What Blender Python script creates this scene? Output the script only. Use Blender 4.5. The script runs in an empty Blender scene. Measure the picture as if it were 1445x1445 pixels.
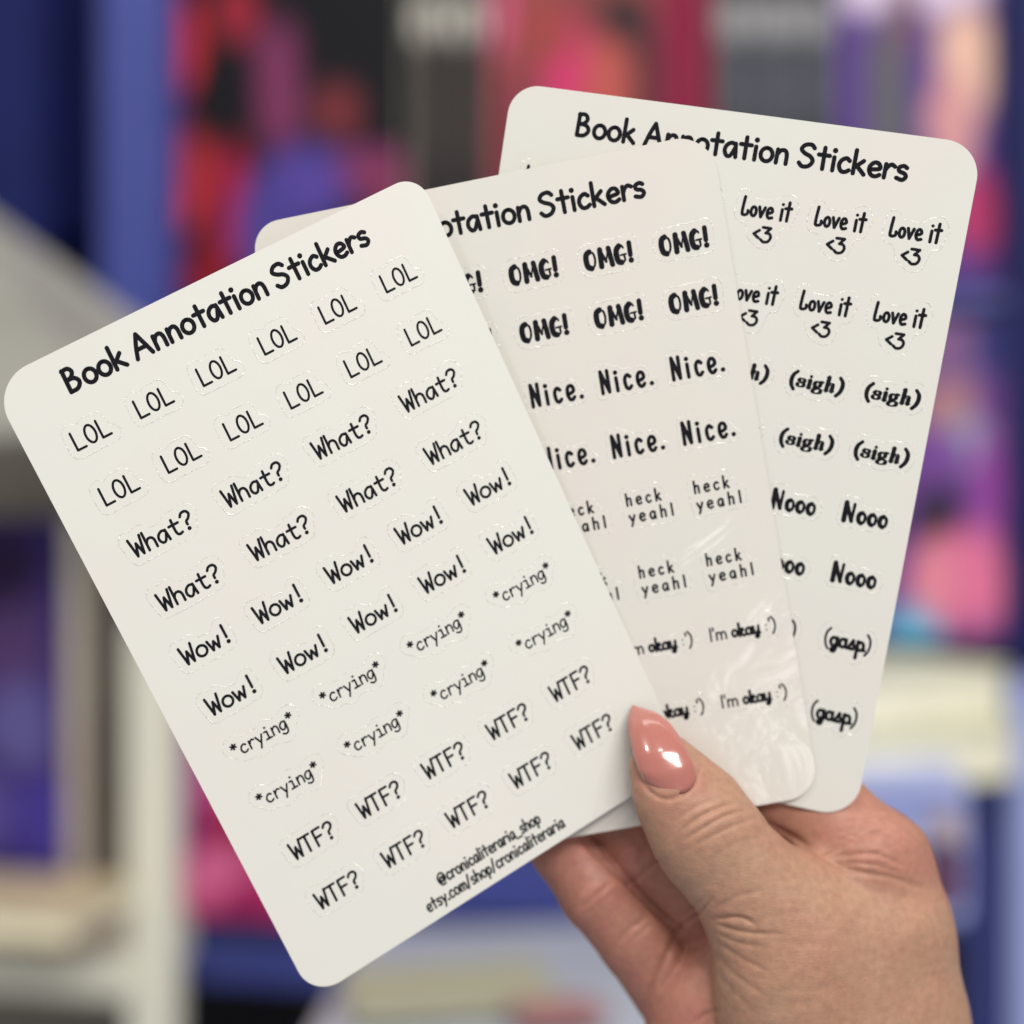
import bpy, math, random
import numpy as np
from mathutils import Vector, Matrix
random.seed(4); np.random.seed(4)
C = bpy.context.scene.collection
sc = bpy.context.scene

# ------------------------------------------------------------------ camera, light, exposure
CAMZ = 1.4
F = 2200.0                                   # focal length in photograph pixels (photo 1445 wide)
cam = bpy.data.cameras.new('camera'); camo = bpy.data.objects.new('camera', cam); C.objects.link(camo)
camo.location = (0, 0, CAMZ); camo.rotation_euler = (math.radians(90), 0, 0)
cam.sensor_width = 36; cam.lens = F / 1445 * 36
cam.clip_start = 0.02; cam.clip_end = 50
cam.dof.use_dof = True; cam.dof.focus_distance = 0.2635; cam.dof.aperture_fstop = 5.0
sc.camera = camo
w = bpy.data.worlds.new('World'); sc.world = w; w.use_nodes = True
w.node_tree.nodes['Background'].inputs[0].default_value = (1.0, 0.97, 0.93, 1)
w.node_tree.nodes['Background'].inputs[1].default_value = 0.37
sc.view_settings.view_transform = 'Standard'; sc.view_settings.look = 'None'
sc.view_settings.exposure = 0.0; sc.view_settings.gamma = 1.0
sc.cycles.use_denoising = True
sc.cycles.max_bounces = 6

def area(name, loc, target, size, power, col=(1, .965, .92), sizey=None, shape='RECTANGLE'):
    l = bpy.data.lights.new(name, 'AREA'); l.energy = power; l.color = col; l.shape = shape
    l.size = size; l.size_y = sizey or size
    o = bpy.data.objects.new(name, l); C.objects.link(o); o.location = loc
    o.rotation_euler = (Vector(target) - Vector(loc)).to_track_quat('-Z', 'Y').to_euler()
    return o
area('ceiling_panel_lamp', (0.45, -1.3, 2.55), (0, .28, 1.4), 1.0, 30, sizey=.5)
area('shelf_lamp', (0.1, 0.35, 2.7), (0, 1.0, 1.2), 1.4, 9, sizey=.5)
# small round ceiling spots, as they glint in the thumbnail and on the cut lines
area('ceiling_spot', (-0.10, -0.55, 2.35), (.03, .28, 1.36), 0.05, 2.2, shape='DISK')
area('ceiling_spot', (-0.75, -0.35, 2.30), (.03, .28, 1.36), 0.07, 2.4, shape='DISK')
area('ceiling_spot', (0.70, -0.60, 2.30), (.03, .28, 1.36), 0.05, 1.8, shape='DISK')

# added unseen lamp low behind the photographer, placed to streak the sheets' gloss
area('gloss_streak_lamp', (0.55, -2.3, .44), (.05, .28, 1.36), 0.26, 1.5, col=(1, .98, .95), sizey=.22)

# ------------------------------------------------------------------ helpers
def lin(c):
    r = []
    for v in c:
        v = v / 255.0
        r.append(v / 12.92 if v <= .04045 else ((v + .055) / 1.055) ** 2.4)
    return tuple(r) + (1,)
def tag(o, label=None, cat=None, group=None, kind=None):
    if label: o['label'] = label
    if cat: o['category'] = cat
    if group: o['group'] = group
    if kind: o['kind'] = kind
    return o
def link_mesh(name, verts, faces, mat=None, parent=None, smooth=False, mw=None):
    me = bpy.data.meshes.new(name); me.from_pydata([tuple(v) for v in verts], [], [tuple(f) for f in faces]); me.update()
    if smooth: me.polygons.foreach_set('use_smooth', [True] * len(me.polygons))
    if mat: me.materials.append(mat)
    o = bpy.data.objects.new(name, me); C.objects.link(o)
    if mw is not None: o.matrix_world = mw
    if parent: o.parent = parent
    return o
def empty(name, loc, rz=0):
    o = bpy.data.objects.new(name, None); C.objects.link(o); o.location = loc; o.rotation_euler = (0, 0, rz)
    o.empty_display_size = .02
    return o
def mat(name, col, rough=.5, **k):
    m = bpy.data.materials.new(name); m.use_nodes = True; b = m.node_tree.nodes['Principled BSDF']
    b.inputs['Base Color'].default_value = col; b.inputs['Roughness'].default_value = rough
    for a, v in k.items(): b.inputs[a].default_value = v
    return m
def N(m, t, **k):
    n = m.node_tree.nodes.new(t)
    for a, v in k.items(): setattr(n, a, v)
    return n
def add_noise(m, scale, amount, bump=0, bscale=None, detail=4):
    """vary the base colour a little and roughen the surface"""
    nt = m.node_tree; b = nt.nodes['Principled BSDF']; L = nt.links
    tc = N(m, 'ShaderNodeTexCoord'); nz = N(m, 'ShaderNodeTexNoise'); nz.inputs['Scale'].default_value = scale; nz.inputs['Detail'].default_value = detail
    L.new(tc.outputs['Object'], nz.inputs['Vector'])
    mr = N(m, 'ShaderNodeMapRange'); mr.inputs['From Min'].default_value = .3; mr.inputs['From Max'].default_value = .7
    mr.inputs['To Min'].default_value = 1 - amount; mr.inputs['To Max'].default_value = 1 + amount
    L.new(nz.outputs['Fac'], mr.inputs['Value'])
    vm = N(m, 'ShaderNodeVectorMath', operation='SCALE')
    if b.inputs['Base Color'].is_linked: L.new(b.inputs['Base Color'].links[0].from_socket, vm.inputs[0])
    else: vm.inputs[0].default_value = b.inputs['Base Color'].default_value[:3]
    L.new(mr.outputs['Result'], vm.inputs['Scale']); L.new(vm.outputs[0], b.inputs['Base Color'])
    if bump:
        n2 = N(m, 'ShaderNodeTexNoise'); n2.inputs['Scale'].default_value = bscale or scale; n2.inputs['Detail'].default_value = 5
        L.new(tc.outputs['Object'], n2.inputs['Vector'])
        bp = N(m, 'ShaderNodeBump'); bp.inputs['Strength'].default_value = bump; bp.inputs['Distance'].default_value = .0002
        L.new(n2.outputs['Fac'], bp.inputs['Height']); L.new(bp.outputs['Normal'], b.inputs['Normal'])
    return m
def P(px, py, D):
    """photograph pixel at D metres in front of the camera -> world point"""
    return Vector(((px - 722.5) / F * D, D, CAMZ - (py - 722.5) / F * D))

# ------------------------------------------------------------------ the shop behind: one bookcase turned 11 degrees
SL = 0.2
YAW = -math.atan(SL)
def front(px, off=0.0, Y0=1.0):
    """distance (Y) of the shelf front, set back by off, along the pixel column px"""
    k = (px - 722.5) / F
    return (Y0 + off * math.hypot(1, SL)) / (1 + SL * k)
def slab(name, px0, px1, py0, py1, off, depth, m, parent=None, bevel=0.0, Y0=1.0, mw=None, nudge=0.0):
    """box with its front face on the shelf plane; returns object whose origin is the lower front left corner"""
    ya, yb = front(px0, off, Y0), front(px1, off, Y0)
    a = P(px0, 722, ya); b = P(px1, 722, yb); ym = (ya + yb) / 2
    z1 = CAMZ - (py0 - 722.5) / F * ym; z0 = CAMZ - (py1 - 722.5) / F * ym
    L = (Vector((b.x, b.y)) - Vector((a.x, a.y))).length
    return wbox(name, (a.x, a.y, z0), YAW, L, depth, z1 - z0, m, parent, bevel)
def wbox(name, o, yaw, L, D, H, m, parent=None, bevel=0.0, roll=0.0):
    import bmesh
    bm = bmesh.new(); bmesh.ops.create_cube(bm, size=1)
    for v in bm.verts: v.co = Vector(((v.co.x + .5) * L, (v.co.y + .5) * D, (v.co.z + .5) * H))
    if bevel: bmesh.ops.bevel(bm, geom=bm.edges[:], offset=bevel, segments=2, affect='EDGES')
    me = bpy.data.meshes.new(name); bm.to_mesh(me); bm.free(); me.materials.append(m)
    ob = bpy.data.objects.new(name, me); C.objects.link(ob)
    M = Matrix.Translation(o) @ Matrix.Rotation(yaw, 4, 'Z') @ Matrix.Rotation(roll, 4, 'Y')
    if parent:
        ob.parent = parent; ob.matrix_local = parent.matrix_world.inverted() @ M if parent.matrix_world else M
        ob.matrix_parent_inverse = Matrix.Identity(4)
    else: ob.matrix_world = M
    return ob
def thing(name, loc, yaw, label, cat, group=None):
    o = empty(name, loc, yaw); o.matrix_world = Matrix.Translation(loc) @ Matrix.Rotation(yaw, 4, 'Z')
    return tag(o, label, cat, group)

def cover_mat(name, base, blobs, rect, rough=.35):
    """printed cover: soft-edged patches of ink at fixed places of the front (generated coordinates)"""
    m = mat(name, lin(base), .55, **{'Specular IOR Level': .15}); nt = m.node_tree; L = nt.links; b = nt.nodes['Principled BSDF']
    tc = N(m, 'ShaderNodeTexCoord'); sep = N(m, 'ShaderNodeSeparateXYZ'); L.new(tc.outputs['Generated'], sep.inputs[0])
    x0, x1, y0, y1 = rect
    nz = N(m, 'ShaderNodeTexNoise'); nz.inputs['Scale'].default_value = 5; L.new(tc.outputs['Generated'], nz.inputs['Vector'])
    rgb = N(m, 'ShaderNodeRGB'); rgb.outputs[0].default_value = lin(base); cur = rgb.outputs[0]
    for (cx, cy, rx, ry, col) in blobs:
        u = (cx - x0) / (x1 - x0); v = (y1 - cy) / (y1 - y0); ru = rx / (x1 - x0); rv = ry / (y1 - y0)
        s1 = N(m, 'ShaderNodeMath', operation='SUBTRACT'); L.new(sep.outputs['X'], s1.inputs[0]); s1.inputs[1].default_value = u
        d1 = N(m, 'ShaderNodeMath', operation='DIVIDE'); L.new(s1.outputs[0], d1.inputs[0]); d1.inputs[1].default_value = ru
        s2 = N(m, 'ShaderNodeMath', operation='SUBTRACT'); L.new(sep.outputs['Z'], s2.inputs[0]); s2.inputs[1].default_value = v
        d2 = N(m, 'ShaderNodeMath', operation='DIVIDE'); L.new(s2.outputs[0], d2.inputs[0]); d2.inputs[1].default_value = rv
        cb = N(m, 'ShaderNodeCombineXYZ'); L.new(d1.outputs[0], cb.inputs[0]); L.new(d2.outputs[0], cb.inputs[1])
        ln = N(m, 'ShaderNodeVectorMath', operation='LENGTH'); L.new(cb.outputs[0], ln.inputs[0])
        ad = N(m, 'ShaderNodeMath', operation='MULTIPLY_ADD'); L.new(nz.outputs['Fac'], ad.inputs[0]); ad.inputs[1].default_value = .9; L.new(ln.outputs['Value'], ad.inputs[2])
        mr = N(m, 'ShaderNodeMapRange', interpolation_type='SMOOTHSTEP'); L.new(ad.outputs[0], mr.inputs['Value'])
        mr.inputs['From Min'].default_value = 1.05; mr.inputs['From Max'].default_value = 1.75
        mr.inputs['To Min'].default_value = 1; mr.inputs['To Max'].default_value = 0
        mx = N(m, 'ShaderNodeMix', data_type='RGBA'); L.new(mr.outputs['Result'], mx.inputs['Factor'])
        L.new(cur, mx.inputs['A']); mx.inputs['B'].default_value = lin(col); cur = mx.outputs['Result']
    L.new(cur, b.inputs['Base Color'])
    return m

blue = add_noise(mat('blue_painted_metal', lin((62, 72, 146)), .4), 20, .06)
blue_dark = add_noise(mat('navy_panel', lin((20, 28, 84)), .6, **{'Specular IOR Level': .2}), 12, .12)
black_board = mat('black_panel', lin((16, 16, 26)), .6)
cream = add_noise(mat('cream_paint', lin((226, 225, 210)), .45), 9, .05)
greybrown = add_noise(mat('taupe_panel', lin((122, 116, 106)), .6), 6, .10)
lav = mat('pale_lavender_paint', lin((160, 172, 224)), .4)
paper_edge = add_noise(mat('page_edges', lin((238, 235, 212)), .7), 30, .06)
greyfloor = add_noise(mat('pale_floor', lin((192, 198, 212)), .35), 3, .10)
wallm = add_noise(mat('shop_wall', lin((70, 66, 78)), .7), 3, .1)
silver = mat('silver_foil', lin((205, 200, 190)), .35, Metallic=.3)

# setting
fl = wbox('floor', (-4, -2.5, -.05), 0, 8, 7, .05, greyfloor); tag(fl, kind='structure')
wl = wbox('wall', (-4, 3.2, 0), 0, 8, .1, 3, wallm); tag(wl, kind='structure')

# bookcase
o0 = front(722); bc = thing('bookcase', (0, front(722, .1), 0), YAW, 'blue metal bookcase filled with bright blurred books behind the sheets', 'bookcase')
bpy.context.view_layer.update()
slab('upright', 138, 236, -260, 2600, -.005, .03, blue, bc, .004)
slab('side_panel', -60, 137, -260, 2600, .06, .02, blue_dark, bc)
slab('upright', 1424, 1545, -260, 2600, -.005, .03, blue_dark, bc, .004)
slab('upright', 1372, 1416, 960, 2600, -.02, .02, blue, bc, .002)
slab('back_panel', 237, 1423, -260, 2600, .27, .01, black_board, bc)
slab('shelf', 237, 1423, 425, 447, .0, .26, blue, bc, .002)
slab('shelf', 237, 1371, 1100, 1118, .0, .26, blue, bc, .002)
slab('shelf_lip', 237, 1371, 1200, 1300, .02, .012, blue, bc, .002)
slab('base_board', 237, 770, 1301, 1400, .012, .02, blue, bc, .002)
slab('upright', 60, 100, -200, 330, .02, .03, blue_dark, bc, .002)

def book(px0, px1, py0, py1, off, thick, base, blobs, label, group=None, Y0=1.0, cat='book'):
    ya = front(px0, off, Y0); a = P(px0, 722, ya); ym = front((px0 + px1) / 2, off, Y0)
    t = thing('book', (a.x, a.y, CAMZ - (py1 - 722.5) / F * ym), YAW, label, cat, group)
    bpy.context.view_layer.update()
    cm = cover_mat('cover_print', base, blobs, (px0, px1, py0, py1))
    plain = mat('cover_board', lin(base), .4)
    slab('front_cover', px0, px1, py0, py1, off, .002, cm, t, .0004, Y0)
    slab('page_block', px0 + 3, px1 - 4, py0 + 6, py1 - 6, off + .0022, thick, paper_edge, t, 0, Y0)
    slab('back_cover', px0, px1, py0, py1, off + .0024 + thick, .002, plain, t, .0004, Y0)
    slab('spine', px0 - 4, px0 - .5, py0, py1, off, thick + .0045, plain, t, .0004, Y0)
    return t
def spine_book(px0, px1, py0, py1, off, depth, base, blobs, label, group):
    ya = front(px0, off); a = P(px0, 722, ya); ym = front((px0 + px1) / 2, off)
    t = thing('book', (a.x, a.y, CAMZ - (py1 - 722.5) / F * ym), YAW, label, 'book', group); bpy.context.view_layer.update()
    cm = cover_mat('spine_print', base, blobs, (px0, px1, py0, py1)); plain = mat('cover_board', lin(base), .4)
    slab('spine', px0, px1, py0, py1, off, .002, cm, t, .0008)
    slab('front_cover', px1 - 4, px1, py0, py1, off + .0022, depth, plain, t)
    slab('back_cover', px0, px0 + 4, py0, py1, off + .0022, depth, plain, t)
    slab('page_block', px0 + 5, px1 - 5, py0 + 6, py1 - 5, off + .003, depth - .004, paper_edge, t)
    return t
book(230, 571, -150, 423, .02, .028, (18, 18, 24), [
    (255, 60, 30, 80, (200, 46, 54)), (335, 10, 30, 45, (150, 38, 56)), (268, 240, 30, 75, (172, 46, 50)), (262, 285, 22, 40, (196, 50, 52)),
    (330, 300, 26, 100, (158, 28, 62)), (292, 395, 40, 55, (128, 22, 34)), (395, 120, 34, 95, (120, 52, 92)), (440, 260, 62, 60, (82, 66, 150)),
    (378, 340, 46, 90, (72, 62, 138)), (475, 160, 45, 50, (84, 40, 50)), (480, 160, 22, 34, (120, 46, 50)), (525, 245, 50, 34, (122, 52, 94)), (560, 280, 50, 40, (120, 50, 82))],
    'black book with red, magenta and purple artwork, leftmost on the upper shelf')
for k, (a, b, lab) in enumerate(((580, 632, 'narrow charcoal book with silver top, directly right of the black, red and purple book'), (639, 688, 'narrow charcoal book with silver top, touching the dusty red book'))):
    c = (a + b) / 2
    spine_book(a, b, -150, 423, .03, .13, (28, 26, 30), [(c, 28, 26, 36, (205, 202, 192)), (c + 2, 140, 13, 150, (84, 76, 74)), (c, -70, 20, 40, (180, 180, 175))], lab, 'narrow charcoal books with silver tops')
book(696, 1004, -150, 423, .02, .025, (142, 68, 72), [
    (850, 60, 95, 110, (120, 62, 62)), (900, 110, 30, 110, (34, 34, 40)), (880, 35, 34, 40, (34, 34, 40)), (855, 120, 46, 70, (180, 84, 80)), (797, 90, 34, 75, (205, 50, 112)),
    (965, 70, 38, 300, (124, 22, 58)), (770, 40, 40, 60, (150, 66, 66)), (735, 200, 30, 120, (120, 52, 66)), (700, 10, 22, 60, (200, 90, 130))],
    'dusty red book with a magenta patch and crimson right edge, above the middle sheet')
for k, (a, b, lab) in enumerate(((1014, 1062, 'narrow dark grey book next to the dusty red book'), (1068, 1122, 'narrow dark grey book in the middle of the three dark grey ones'), (1128, 1176, 'narrow dark grey book touching the purple book with the peach figure'))):
    c = (a + b) / 2
    spine_book(a, b, -150, 423, .03, .13, (42, 43, 50), [(c, 28, 30, 34, (150, 150, 152)), (c + 2, 130, 24, 80, (84, 88, 98)), (c, 230, 24, 60, (66, 68, 74))], lab, 'narrow dark grey books')
book(1184, 1420, -150, 408, .02, .025, (86, 58, 130), [
    (1300, -30, 150, 52, (214, 196, 220)), (1255, 130, 36, 120, (92, 92, 98)), (1280, 20, 22, 60, (110, 80, 100)), (1366, 95, 44, 90, (226, 184, 164)), (1345, 180, 36, 90, (206, 148, 150)),
    (1380, 300, 44, 60, (176, 56, 104)), (1300, 300, 40, 80, (66, 46, 112)), (1418, 60, 20, 300, (34, 34, 96))],
    'purple book with a pale peach figure, top right behind the rightmost sheet')
book(1236, 1418, 452, 905, -.02, .025, (98, 60, 128), [
    (1345, 500, 60, 70, (122, 88, 132)), (1340, 575, 40, 36, (168, 120, 126)), (1368, 625, 40, 40, (146, 144, 172)), (1330, 640, 40, 30, (118, 74, 150)), (1395, 690, 24, 90, (140, 66, 150)),
    (1325, 740, 34, 56, (36, 36, 46)), (1366, 815, 60, 75, (214, 112, 150)), (1318, 830, 34, 60, (214, 130, 150)), (1290, 900, 40, 50, (96, 168, 205)), (1400, 480, 26, 60, (50, 50, 110))],
    'purple book with pink, grey and black patches standing on the cream page stack')
book(252, 470, 935, 1297, -.03, .03, (186, 40, 98), [
    (300, 1090, 50, 60, (206, 96, 140)), (330, 1180, 60, 40, (150, 34, 74)), (300, 1240, 60, 46, (222, 110, 158)), (262, 1100, 20, 120, (110, 50, 140)), (350, 1270, 40, 30, (160, 40, 96))],
    'magenta and pink book low on the left, behind the left edge of the front sheet')

# stack of two books lying with cream page edges towards us (right side)
def lying(o, yaw, L, D, H, base, label, group):
    t = thing('book', o, yaw, label, 'book', group); bpy.context.view_layer.update()
    cv = mat('cover_board', lin(base), .4); ox, oy, oz = o
    wbox('back_cover', (ox, oy, oz), yaw, L, D, .002, cv, t, .0005)
    M = Matrix.Rotation(yaw, 3, 'Z') @ Vector((.002, .003, 0))
    wbox('page_block', (ox + M.x, oy + M.y, oz + .0021), yaw, L - .004, D - .006, H - .0042, paper_edge, t, .001)
    wbox('front_cover', (ox, oy, oz + H - .002), yaw, L, D, .002, cv, t, .0005)
a = P(1130, 1118, .80)
lying((a.x, a.y, a.z - .005), math.radians(27), .152, .14, .031, (222, 222, 196), 'lower cream book lying in the stack of two at the right', 'cream books lying in the stack')
lying((a.x + .001, a.y + .003, a.z + .0265), math.radians(29), .150, .14, .031, (226, 228, 204), 'upper cream book lying under the pink and purple book', 'cream books lying in the stack')
# pale blue box below the stack, with a small dark red tin
t = thing('storage_box', tuple(P(1150, 1290, .78)), YAW, 'pale blue box under the cream book stack at the right', 'box'); bpy.context.view_layer.update()
slab('body', 1120, 1368, 1128, 1300, -.20, .10, lav, t, .003); slab('lid', 1116, 1371, 1116, 1127, -.204, .108, lav, t, .002)
tin = thing('tin', tuple(P(1335, 1230, .76)), YAW, 'small dark red tin with cream top in front of the pale blue box', 'tin'); bpy.context.view_layer.update()
slab('body', 1312, 1362, 1192, 1290, -.24, .02, mat('dark_red_tin', lin((92, 52, 84)), .4), tin, .004); slab('lid', 1310, 1364, 1160, 1191, -.242, .024, mat('tin_lid', lin((178, 160, 164)), .4), tin, .003)
# pale lavender post, nearer, right edge
tag(slab('lavender_post', 1426, 1530, 960, 2400, -.05, .03, lav, None, .004), 'pale lavender post at the lower right edge, in front of the blue bookcase', 'post')
# navy side of a neighbouring unit at far left
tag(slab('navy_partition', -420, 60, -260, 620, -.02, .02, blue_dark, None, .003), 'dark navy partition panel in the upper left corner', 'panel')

# white display unit at the left, nearer to us
wu = thing('display_unit', (-.45, .8, 0), 0, 'cream and taupe display unit at the left edge, holding the purple book', 'display unit'); bpy.context.view_layer.update()
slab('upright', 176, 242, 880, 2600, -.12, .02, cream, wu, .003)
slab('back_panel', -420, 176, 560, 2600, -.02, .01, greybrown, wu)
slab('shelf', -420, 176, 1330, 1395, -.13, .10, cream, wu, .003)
# sloping top board of the unit
def quad_board(name, pts, th, m, parent):
    a, b, c, d = pts; n = (b - a).cross(d - a).normalized() * th
    v = [a, b, c, d, a - n, b - n, c - n, d - n]
    f = [(0, 1, 2, 3), (7, 6, 5, 4), (0, 4, 5, 1), (1, 5, 6, 2), (2, 6, 7, 3), (3, 7, 4, 0)]
    pm = parent.matrix_world.inverted()
    return link_mesh(name, [pm @ x for x in v], f, m, parent)
greytop = add_noise(mat('grey_top', lin((146, 145, 138)), .45), 5, .18)
quad_board('top_board', [P(-320, 640, .74), P(176, 600, .80), P(205, 460, .95), P(-60, 268, .97)], .004, greytop, wu)
wbk = book(-140, 92, 730, 1245, -.10, .03, (62, 48, 112), [
    (10, 900, 60, 100, (84, 60, 110)), (30, 1020, 50, 70, (96, 90, 150)), (0, 800, 50, 60, (46, 30, 70)), (60, 1150, 50, 60, (70, 58, 150)), (-40, 1150, 60, 60, (90, 80, 150))],
    'purple book leaning in the cream display unit at the left edge')
lying(tuple(P(-150, 1320, .86)), YAW, .105, .09, .016, (214, 196, 160), 'cream book lying under the purple book in the left unit', 'cream books lying in the left unit')

# low display table in front below
dt = thing('display_table', tuple(P(700, 1500, .8)), 0, 'pale grey blue display table low in the middle, behind the fingers', 'table'); bpy.context.view_layer.update()
quad_board('table_top', [P(380, 1560, .62), P(1120, 1560, .62), P(1010, 1296, .97), P(520, 1312, .97)], .01, greyfloor, dt)
for (qx, qd) in ((420, .66), (1070, .66), (550, .94), (980, .94)):
    p = P(qx, 1400, qd); wbox('leg', (p.x, p.y, 0), 0, .02, .02, p.z - .03 - (.0 if qd > .8 else .055), greyfloor, dt)
tray = wbox('leaflet_stack', tuple(P(500, 1446, .72)), .2, .10, .07, .006, mat('olive_leaflets', lin((176, 174, 150)), .6)); tag(tray, 'cream leaflets lying low on the grey table under the front sheet', 'leaflets')
tag(wbox('leaflet', tuple(P(745, 1452, .70)), .3, .04, .03, .003, mat('salmon_paper', lin((170, 120, 120)), .6)), 'salmon leaflet at the bottom middle on the grey table', 'leaflet')

# ------------------------------------------------------------------ lettering: strokes drawn with a pen of varying width
def cr(pts, n=6, closed=False):
    p = [np.array(a, float) for a in pts]
    if len(p) == 2: return p
    out = []
    m = len(p)
    rng = range(m) if closed else range(m - 1)
    for i in rng:
        if closed: a, b, c, d = p[i - 1], p[i], p[(i + 1) % m], p[(i + 2) % m]
        else: a = p[i - 1] if i else 2 * p[0] - p[1]; b = p[i]; c = p[i + 1]; d = p[i + 2] if i + 2 < m else 2 * p[-1] - p[-2]
        for k in range(n):
            t = k / n
            out.append(.5 * ((2 * b) + (c - a) * t + (2 * a - 5 * b + 4 * c - d) * t * t + (3 * b - a - 3 * c + d) * t ** 3))
    out.append(p[0] if closed else p[-1])
    return out
def ell(cx, cy, rx, ry, a0=90, a1=450, n=20):
    return ('r', [(cx + rx * math.cos(math.radians(a0 + (a1 - a0) * i / n)), cy + ry * math.sin(math.radians(a0 + (a1 - a0) * i / n))) for i in range(n + 1)])
def s(*pts): return ('s', list(pts))          # straight segments
def c(*pts): return ('c', list(pts))          # smooth curve
def d(x, y, r=1.0): return ('d', [(x, y)], r) # dot
ST = {  # round hand-lettered comic alphabet, cap height 1
 'B': (.72, [s((.1, .97), (.08, .02)), c((.08, .95), (.34, .96), (.46, .78), (.34, .58), (.1, .52)), c((.1, .52), (.42, .5), (.57, .28), (.4, .05), (.08, .02))]),
 'A': (.86, [c((.04, .0), (.2, .5), (.4, .98)), s((.4, .98), (.74, .0)), s((.2, .36), (.62, .36))]),
 'S': (.76, [c((.62, .84), (.48, .97), (.22, .93), (.09, .74), (.24, .58), (.5, .46), (.62, .27), (.48, .05), (.22, 0), (.06, .14))]),
 'o': (.62, [ell(.31, .29, .25, .29)]),
 'k': (.62, [s((.1, 1.0), (.09, 0)), s((.46, .58), (.12, .26)), s((.2, .34), (.54, 0))]),
 'n': (.62, [s((.1, .58), (.09, 0)), c((.1, .36), (.22, .54), (.4, .57), (.5, .4), (.51, 0))]),
 't': (.54, [s((.26, .92), (.27, .0)), s((.04, .6), (.5, .6))]),
 'a': (.64, [c((.5, .54), (.32, .6), (.12, .46), (.07, .22), (.18, .02), (.34, .05), (.5, .4)), s((.5, .58), (.56, 0))]),
 'i': (.26, [s((.12, .57), (.12, 0)), d(.12, .86)]),
 'c': (.56, [c((.48, .5), (.34, .6), (.14, .48), (.07, .25), (.18, .03), (.36, .01), (.5, .1))]),
 'e': (.6, [c((.09, .27), (.3, .29), (.52, .36), (.44, .55), (.26, .58), (.1, .42), (.08, .22), (.2, .03), (.38, 0), (.53, .08))]),
 'r': (.5, [s((.1, .58), (.09, 0)), c((.1, .32), (.2, .5), (.34, .59), (.47, .52))]),
 's': (.52, [c((.43, .53), (.3, .6), (.12, .52), (.14, .36), (.36, .28), (.44, .14), (.3, .0), (.06, .06))]),
 'L': (.62, [s((.08, .98), (.08, .02), (.54, .02))]),
 'O': (.76, [ell(.37, .5, .3, .49)]),
 'h': (.62, [s((.1, 1.0), (.09, 0)), c((.1, .36), (.22, .54), (.4, .57), (.5, .4), (.51, 0))]),
 'W': (.84, [s((.03, .98), (.2, .0), (.4, .86), (.6, 0), (.79, .98))]),
 'w': (.72, [s((.04, .58), (.18, 0), (.35, .52), (.52, 0), (.67, .58))]),
 '?': (.56, [c((.06, .8), (.18, .95), (.4, .95), (.5, .76), (.4, .56), (.25, .44), (.24, .27)), d(.24, .04, 1.2)]),
 '!': (.3, [s((.13, 1.0), (.14, .3)), d(.14, .04, 1.25)]),
 'T': (.68, [s((.02, .95), (.64, .95)), s((.33, .95), (.33, 0))]),
 'F': (.58, [s((.54, .96), (.09, .96), (.09, 0)), s((.09, .52), (.46, .52))]),
 '*': (.46, [s((.22, .98), (.22, .58)), s((.04, .88), (.4, .68)), s((.4, .88), (.04, .68))]),
 'g': (.62, [c((.5, .52), (.32, .6), (.12, .46), (.07, .24), (.18, .04), (.36, .08), (.5, .4)), c((.51, .58), (.52, .1), (.46, -.24), (.26, -.32), (.08, -.22))]),
 'y': (.6, [s((.06, .57), (.3, .04)), s((.54, .57), (.16, -.32))]),
 'p': (.62, [s((.09, .57), (.09, -.34)), ell(.3, .28, .21, .28)]),
 'l': (.24, [s((.11, 1.0), (.11, 0))]),
 'm': (.86, [s((.09, .57), (.09, 0)), c((.09, .38), (.2, .56), (.36, .54), (.42, .36), (.42, 0)), c((.42, .38), (.54, .56), (.68, .54), (.76, .36), (.76, 0))]),
 '@': (1.0, [ell(.46, .36, .17, .2), c((.64, .56), (.64, .18), (.8, .22), (.88, .5), (.7, .84), (.42, .88), (.12, .66), (.08, .28), (.34, -.08), (.72, -.06))]),
 '_': (.6, [s((.0, -.14), (.6, -.14))]),
 '.': (.24, [d(.1, .04, 1.15)]),
 '/': (.5, [s((.42, 1.0), (.04, -.1))]),
 '(': (.36, [c((.3, 1.08), (.12, .8), (.07, .42), (.14, .04), (.3, -.24))]),
 ')': (.36, [c((.06, 1.08), (.24, .8), (.29, .42), (.22, .04), (.06, -.24))]),
 '<': (.5, [s((.42, .72), (.12, .46), (.42, .22))]),
 '3': (.62, [s((.08, .94), (.54, .94), (.28, .6)), c((.28, .6), (.5, .57), (.6, .34), (.48, .07), (.22, .0), (.04, .14))]),
 'v': (.56, [s((.06, .57), (.27, .0), (.5, .57))]),
 "'": (.18, [s((.08, 1.0), (.07, .78))]),
 ':': (.26, [d(.12, .1), d(.12, .5)]),
 ' ': (.3, []),
}
def variant(**k):
    g = dict(ST); g.update(k); return g
def T(st, m): return (st[0], st[1], m)        # a stroke drawn m times as heavy
BRUSH = variant(O=(.74, [T(c((.34, .97), (.16, .84), (.1, .48), (.16, .12), (.34, .0)), 1.0), T(c((.34, .97), (.54, .84), (.6, .48), (.52, .12), (.34, .0)), .42)]),
                M=(.9, [T(s((.14, .0), (.18, .98)), .95), T(s((.18, .98), (.44, .24)), .5), T(s((.44, .24), (.64, 1.0)), .3), T(s((.66, .98), (.76, .0)), .9)]),
                G=(.74, [T(c((.34, .98), (.18, .8), (.13, .46), (.2, .1), (.36, .02)), 1.0), T(c((.34, .98), (.48, .98), (.56, .84)), .35), T(c((.36, .02), (.56, .1), (.56, .42)), .4), T(s((.36, .44), (.66, .46)), .35)]))
BRUSH['!'] = (.34, [T(s((.16, 1.06), (.14, .36)), .85), d(.14, .05, .8)])
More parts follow.
